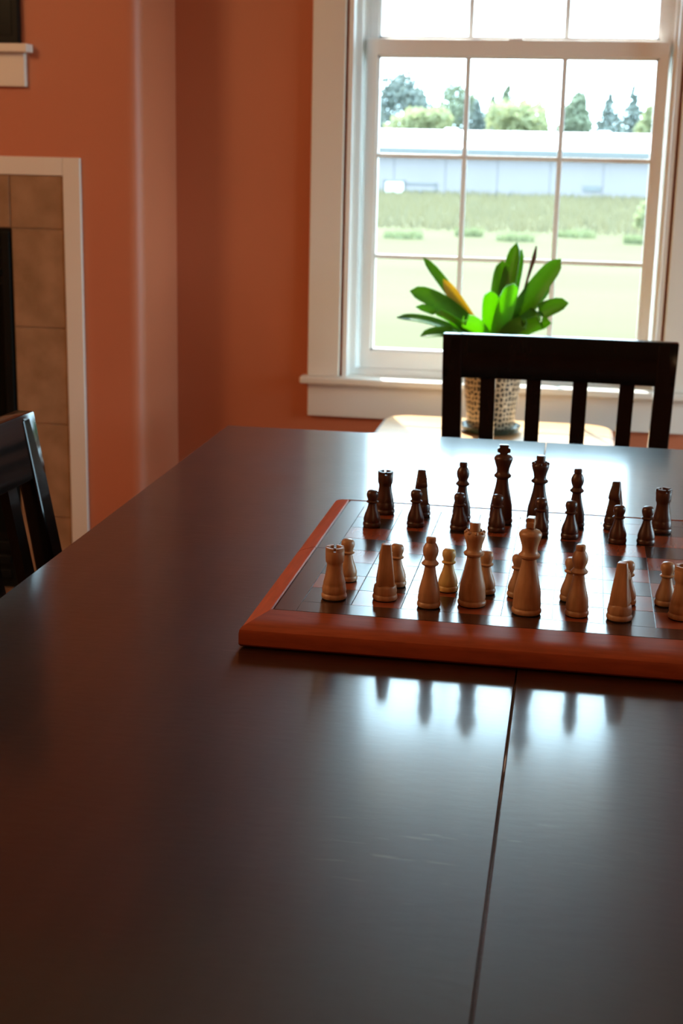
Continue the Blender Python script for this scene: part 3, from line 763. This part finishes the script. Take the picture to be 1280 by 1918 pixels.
    if kind == 'knight':
        pr = [(0, 1.0)] + base_prof(12.0, 12.5) + [(10.6, 14.2), (9.6, 15.4), (0, 15.8)]
        out = [(-9.0, 15.2), (-9.4, 20), (-9.2, 27), (-7.8, 35), (-6.0, 43), (-4.9, 49), (-4.4, 55.2), (1.4, 55.6), (2.4, 50.6), (5.2, 48.6), (10.6, 43.6), (12.0, 39.6), (11.0, 36.6), (8.0, 36.0), (4.6, 38.0), (3.2, 37.0), (4.4, 31), (7.6, 24.5), (9.0, 19), (8.8, 15.2)]
        bm = bmesh.new()
        def half(z): return 9.0 - (z - 15.2) / 40.2 * 4.4
        # inset front so that the neck reads as rounded
        L1 = [bm.verts.new((-half(z) * .001, y * .001, z * .001)) for y, z in out]
        R1 = [bm.verts.new((half(z) * .001, y * .001, z * .001)) for y, z in out]
        n = len(out)
        for i in range(n): bm.faces.new((L1[i], L1[(i + 1) % n], R1[(i + 1) % n], R1[i]))
        fl = bm.faces.new(L1); fr = bm.faces.new(R1[::-1])
        bmesh.ops.recalc_face_normals(bm, faces=bm.faces)
        bmesh.ops.bevel(bm, geom=list(fl.edges) + list(fr.edges), offset=0.0018, segments=3, affect='EDGES', profile=0.5)
        bmesh.ops.triangulate(bm, faces=[f for f in bm.faces if len(f.verts) > 4])
        eyes = []
        for s in (-1, 1):
            ey = bmesh.new()
            bmesh.ops.create_icosphere(ey, subdivisions=1, radius=0.0012, matrix=Matrix.Translation((s * .0052, .0035, .0455)))
            eyes.append(('eye', ey))
        return [('base', lathe(bmesh.new(), mm(pr), 28)), ('horse_head', bm)] + eyes
RADII = {'pawn': 10.2, 'rook': 12.2, 'bishop': 11.2, 'queen': 13.6, 'king': 14.0, 'knight': 12.0}
def proto(kind, mat):
    key = (kind, mat)
    if key not in PIECES:
        out = []
        for nm, bm in piece_parts(kind):
            me = bpy.data.meshes.new(kind + '_' + nm)
            bmesh.ops.recalc_face_normals(bm, faces=bm.faces); bm.to_mesh(me); bm.free()
            me.materials.append(M[mat]); smooth_me(me, 0.75); out.append((nm, me))
        R = RADII[kind] * 0.93
        bm = lathe(bmesh.new(), mm([(0, 0), (R, 0), (R, 1.3), (0, 1.3)]), 24)
        me = bpy.data.meshes.new(kind + '_felt'); bmesh.ops.recalc_face_normals(bm, faces=bm.faces); bm.to_mesh(me); bm.free()
        me.materials.append(M['felt']); out.append(('felt_pad', me))
        PIECES[key] = out
    return PIECES[key]
def piece(kind, mat, x, y, rot, label, group):
    t = thing('chess_' + kind, label, 'chess piece', (x, y - 0.002, PZ), math.radians(rot), group)
    for nm, me in proto(kind, mat): inst(nm, me, t)
    return t
GW, GB = 'pale wooden chess pieces', 'dark wooden chess pieces'
# pale back rank, seen from its own side
piece('rook', 'boxwood', -0.2095, 1.276, 8, 'pale wooden rook at the left corner of the board, nearest the frame', GW)
piece('knight', 'boxwood', -0.1615, 1.284, 10, 'pale wooden knight between the left corner pale rook and a pale bishop', GW)
piece('bishop', 'boxwood', -0.1180, 1.271, 0, 'pale wooden bishop just left of the pale queen', GW)
piece('queen', 'boxwood', -0.0785, 1.286, 12, 'pale wooden queen, left neighbour of the taller pale king', GW)
piece('king', 'boxwood', -0.0265, 1.273, 84, 'pale wooden king, the tallest of the pale chess pieces', GW)
piece('bishop', 'boxwood', 0.0200, 1.277, 0, 'pale wooden bishop just right of the tall pale king', GW)
piece('knight', 'boxwood', 0.0590, 1.274, -14, 'pale wooden knight right of the pale bishop, near the right edge', GW)
piece('rook', 'boxwood', 0.1160, 1.290, 0, 'pale wooden rook cut by the right edge of the picture', GW)
wp = [(-0.2065, 1.336, 'pale wooden pawn half hidden behind the left corner pale rook', 'boxwood'),
      (-0.1565, 1.330, 'pale wooden pawn half hidden behind the left pale knight', 'boxwood'),
      (-0.1050, 1.325, 'lighter yellowish wooden pawn between the left pale bishop and the queen', 'boxwood_pale'),
      (-0.0685, 1.326, 'pale wooden pawn peeking out right behind the pale queen', 'boxwood'),
      (-0.0370, 1.322, 'pale wooden pawn peeking out left behind the pale king', 'boxwood'),
      (0.0135, 1.322, 'pale wooden pawn peeking out left behind the right pale bishop', 'boxwood'),
      (0.0660, 1.323, 'pale wooden pawn half hidden behind the right pale knight', 'boxwood'),
      (0.1035, 1.328, 'pale wooden pawn beside the pale rook at the right picture edge', 'boxwood')]
for x, y, lb, mt in wp: piece('pawn', mt, x, y, 0, lb, GW)
piece('rook', 'rosewood', -0.2065, 1.613, 12, 'dark wooden rook in the far left corner of the board', GB)
piece('knight', 'rosewood', -0.1635, 1.612, 190, 'dark wooden knight between the far left dark rook and a dark bishop', GB)
piece('bishop', 'rosewood', -0.1150, 1.607, 0, 'dark wooden bishop just left of the tall dark king', GB)
piece('king', 'rosewood', -0.0690, 1.602, 6, 'dark wooden king with cross, tallest of the dark chess pieces', GB)
piece('queen', 'rosewood', -0.0265, 1.608, 0, 'dark wooden queen just right of the dark king', GB)
piece('bishop', 'rosewood', 0.0165, 1.606, 0, 'dark wooden bishop just right of the dark queen', GB)
piece('knight', 'rosewood', 0.0605, 1.608, 168, 'dark wooden knight between the right dark bishop and dark rook', GB)
piece('rook', 'rosewood', 0.1140, 1.604, 20, 'dark wooden rook in the far right of the board', GB)
bp = [(-0.2125, 1.549, 'dark wooden pawn in front of the far left dark rook'),
      (-0.1640, 1.563, 'dark wooden pawn in front of the left dark knight'),
      (-0.1140, 1.559, 'dark wooden pawn in front of the left dark bishop'),
      (-0.0715, 1.563, 'dark wooden pawn in front of the dark king'),
      (-0.0225, 1.557, 'dark wooden pawn in front of the dark queen, behind the pale king'),
      (0.0110, 1.554, 'dark wooden pawn in front of the right dark bishop'),
      (0.0635, 1.546, 'dark wooden pawn in front of the right dark knight'),
      (0.0945, 1.549, 'dark wooden pawn in front of the far right dark rook')]
for x, y, lb in bp: piece('pawn', 'rosewood', x, y, 0, lb, GB)

# ------------------------------------------------------------------ outdoors
GZ = -0.82
struct('lawn', box(-90, 90, -60, 260, GZ - 0.3, GZ), 'lawn', 'sunlit green lawn outside the window')
bd = thing('barn', 'long low pale blue building with a white roof across the lawn', 'building', (-4, 72, GZ))
BO = Vector(bd.location)
def bbox(*a, **k):
    bm = box(*a, **k); bmesh.ops.translate(bm, verts=bm.verts, vec=-BO); return bm
obj('wall', bbox(-24, 16, 70.05, 75.9, GZ, 1.33), 'siding', bd)
for k in range(16):
    x = -24 + 2.5 * k
    obj('siding_panel', bbox(x + 0.012, x + 2.488, 69.98, 70.06, GZ + 0.10, 1.16), 'siding', bd)
obj('fascia', bbox(-24.4, 16.4, 69.55, 69.70, 1.12, 1.40), 'fascia', bd)
bm = bmesh.new()
for (ya, yc) in ((69.5, 73.0), (76.5, 73.0)):
    hexa(bm, [(-24.5, ya, 1.38), (16.5, ya, 1.38), (16.5, yc, 2.20), (-24.5, yc, 2.20), (-24.5, ya, 1.44), (16.5, ya, 1.44), (16.5, yc, 2.26), (-24.5, yc, 2.26)])
bmesh.ops.translate(bm, verts=bm.verts, vec=-BO); obj('roof', bm, 'roof', bd)
for x in (-6.55, 0.95, -13.5, 8.0):
    bm = bmesh.new(); bx(bm, x - 0.32, x + 0.32, 72.7, 73.3, 2.12, 2.36, bev=0.04)
    bmesh.ops.translate(bm, verts=bm.verts, vec=-BO); obj('roof_vent', bm, 'roof', bd)
dr = obj('hatch_door', bbox(-9.38, -8.52, 69.90, 69.99, GZ + 0.05, -0.24, bev=0.01), 'roof', bd)
for (a, c, z0, z1) in ((-9.44, -8.46, -0.24, -0.17), (-9.44, -9.38, GZ, -0.17), (-8.52, -8.46, GZ, -0.17)):
    obj('door_frame', bbox(a, c, 69.87, 69.98, z0, z1), 'fascia', bd)
for (a, c, z0, z1) in ((-8.46, -6.9, -0.33, -0.27), (-8.46, -6.9, -0.66, -0.60), (-6.96, -6.9, -0.66, -0.27)):
    obj('skirting_frame', bbox(a, c, 69.93, 69.98, z0, z1), 'fascia', bd)
obj('wall_vent', bbox(0.10, 0.92, 69.93, 69.98, -0.45, -0.20), 'fascia', bd)

def leaf_cloud(bm, blobs, n, size, rg):
    tot = sum(b[3] * b[4] for b in blobs)
    for (cx, cy, cz, rx, rz) in blobs:
        m = max(10, int(n * rx * rz / tot))
        for _ in range(m):
            while True:
                v = Vector((rg.uniform(-1, 1), rg.uniform(-1, 1), rg.uniform(-1, 1)))
                if 0.25 < v.length <= 1: break
            p = Vector((cx + v.x * rx, cy + v.y * rx, cz + v.z * rz))
            s = size * rg.uniform(0.6, 1.4)
            a = Vector((rg.gauss(0, 1), rg.gauss(0, 1), rg.gauss(0, 1))).normalized(); c = a.orthogonal().normalized()
            if rg.random() < .5: c = a.cross(c)
            bm.faces.new([bm.verts.new(p + a * s), bm.verts.new(p + c * s * .7), bm.verts.new(p - a * s * .8), bm.verts.new(p - c * s * .7)])
def tree(x, y, top, wid, kind, mat, label, seed, name):
    rg = random.Random(seed)
    t = thing(name, label, 'tree', (x, y, GZ), 0, 'trees beyond the barn')
    h = top - GZ
    obj('trunk', sweep(bmesh.new(), [(0, 0, 0), (0.05, 0, h * .4), (0, 0.03, h * .9)], [h * .028, h * .02, h * .006], 8), 'bark', t, True)
    bm = bmesh.new()
    if kind == 'conifer':
        n = 16
        blobs = []
        for i in range(n):
            u = i / (n - 1); z = h * (0.12 + 0.87 * u); r = wid / 2 * (1.25 * (1 - u) ** 0.85 + 0.10)
            blobs.append((0, 0, z, r, h * .045))
            for q in range(3):
                a = rg.uniform(0, 6.28); blobs.append((math.cos(a) * r * .6, math.sin(a) * r * .6, z - .02 * h, r * .55, h * .035))
        leaf_cloud(bm, blobs, 2600, 0.17, rg)
    else:
        blobs = [(0, 0, h * .62, wid * .36, h * .30)]
        for i in range(9):
            a = rg.uniform(0, 6.28); rr = rg.uniform(.15, .36) * wid; zz = h * rg.uniform(.32, .86)
            s = rg.uniform(.14, .24) * wid
            blobs.append((math.cos(a) * rr, math.sin(a) * rr, zz, s, s * 1.0))
        blobs.append((rg.uniform(-.1, .1) * wid, 0, h * .90, wid * .20, h * .10))
        leaf_cloud(bm, blobs, 2800, 0.19, rg)
    obj('crown', bm, mat, t)
    return t
K = 100 / 90.0
def TZt(z): return 1.2 + (z - 1.2) * K
TL = [(-12.7, 4.3, 1.5, 'conifer', 'tree_blue', 'sparse dark tree at the left edge of the window view', 'conifer_tree', 112),
      (-11.1, 5.45, 3.5, 'leafy', 'tree_blue', 'tallest broad blue green tree behind the barn, on the left', 'leafy_tree', 104),
      (-10.0, 3.75, 3.0, 'leafy', 'tree_pale', 'low yellow green tree in front of the tallest blue green tree', 'leafy_tree', 94),
      (-8.1, 4.9, 2.6, 'leafy', 'tree_green', 'rounded blue green tree left of the left window bar', 'leafy_tree', 118),
      (-6.6, 4.0, 2.0, 'conifer', 'tree_blue', 'small dark conifer just right of the left window bar', 'conifer_tree', 98),
      (-4.75, 4.95, 1.9, 'conifer', 'tree_green', 'pointed conifer rising over the yellow green tree in the middle', 'conifer_tree', 112),
      (-5.65, 4.3, 1.5, 'conifer', 'tree_green', 'slim light conifer left of the middle pointed conifer', 'conifer_tree', 103),
      (-4.2, 4.2, 3.7, 'leafy', 'tree_pale', 'broad yellow green tree in the middle of the window view', 'leafy_tree', 94),
      (-2.5, 3.6, 1.0, 'conifer', 'tree_pale', 'thin pale tree left of the right window bar', 'conifer_tree', 100),
      (-0.55, 4.5, 1.8, 'leafy', 'tree_green', 'light green tree just right of the right window bar', 'leafy_tree', 91),
      (1.40, 4.5, 2.2, 'conifer', 'tree_blue', 'dark ragged conifer left of the pointed one on the right', 'conifer_tree', 100),
      (2.75, 4.95, 2.0, 'conifer', 'tree_blue', 'tall pointed dark conifer on the right of the window view', 'conifer_tree', 108),
      (3.95, 4.3, 2.0, 'leafy', 'tree_pale', 'pale yellow green tree at the right edge of the window view', 'leafy_tree', 98)]
for i, (x, top, wid, kind, mat, lb, nm, yy) in enumerate(TL):
    tree(x * yy / 90, yy, 1.2 + (top + ((0.45 if mat != 'tree_pale' else 0.05) if kind == 'leafy' else 0.25) - 1.2) * yy / 90, wid * yy / 90 * (1.42 if kind == 'leafy' else 1.3), kind, mat, lb, 20 + i, nm)

def blades(bm, n, x0, x1, y0, y1, hmin, hmax, wd, rg, circ=None):
    for _ in range(n):
        if circ:
            a = rg.uniform(0, 6.28); q = math.sqrt(rg.random()); x = circ[0] + circ[2] * q * math.cos(a); y = circ[1] + circ[2] * .6 * q * math.sin(a)
        else:
            x = rg.uniform(x0, x1); y = rg.uniform(y0, y1)
        h = rg.uniform(hmin, hmax); a = rg.uniform(-0.9, 0.9); lx = rg.gauss(0, .3) * h; ly = rg.gauss(0, .3) * h
        dx, dy = math.cos(a) * wd, math.sin(a) * wd
        bm.faces.new([bm.verts.new((x - dx, y - dy, 0)), bm.verts.new((x + dx, y + dy, 0)), bm.verts.new((x + lx, y + ly, h))])
rg = random.Random(3)
bm = bmesh.new()
blades(bm, 26000, -26, 20, 38.5, 69.3, 0.18, 0.42, 0.03, rg)
tg = obj('tall_grass', bm, 'grass_blade'); tg.location = (0, 0, GZ)
tag(tg, 'strip of unmown tall grass in front of the barn', 'grass', kind='stuff')
tuf = [(-4.15, 34.3, 0.95, 'low grass tuft on the lawn at the left of the window view'),
       (-2.70, 36.0, 0.70, 'faint grass tuft beside the left window bar'),
       (-1.48, 34.6, 0.90, 'green grass tuft on the lawn right above the plant leaves'),
       (-0.05, 37.0, 0.95, 'flat grass tuft on the lawn right of the right window bar'),
       (1.36, 35.0, 0.55, 'grass tuft on the lawn at the right of the window view')]
for i, (x, y, r, lb) in enumerate(tuf):
    bm = bmesh.new(); blades(bm, 260, 0, 0, 0, 0, 0.08, 0.26, 0.022, random.Random(40 + i), circ=(0, 0, r * .5))
    o = obj('grass_tuft', bm, 'tuft'); o.location = (x, y, GZ); tag(o, lb, 'grass', 'grass tufts on the lawn')
# young pale shrub at the right edge of the view
sh = thing('shrub', 'pale young shrub at the right edge of the window view', 'shrub', (1.62, 38.0, GZ))
obj('stem', sweep(bmesh.new(), [(0, 0, 0), (0.02, 0, 0.4), (0.0, 0, 0.85)], [.02, .015, .006], 6), 'bark', sh, True)
bm = bmesh.new(); leaf_cloud(bm, [(0, 0, .55, .22, .30), (.08, 0, .85, .16, .2), (-.08, .02, .4, .18, .2)], 260, 0.06, random.Random(8))
obj('foliage', bm, 'tree_pale', sh)
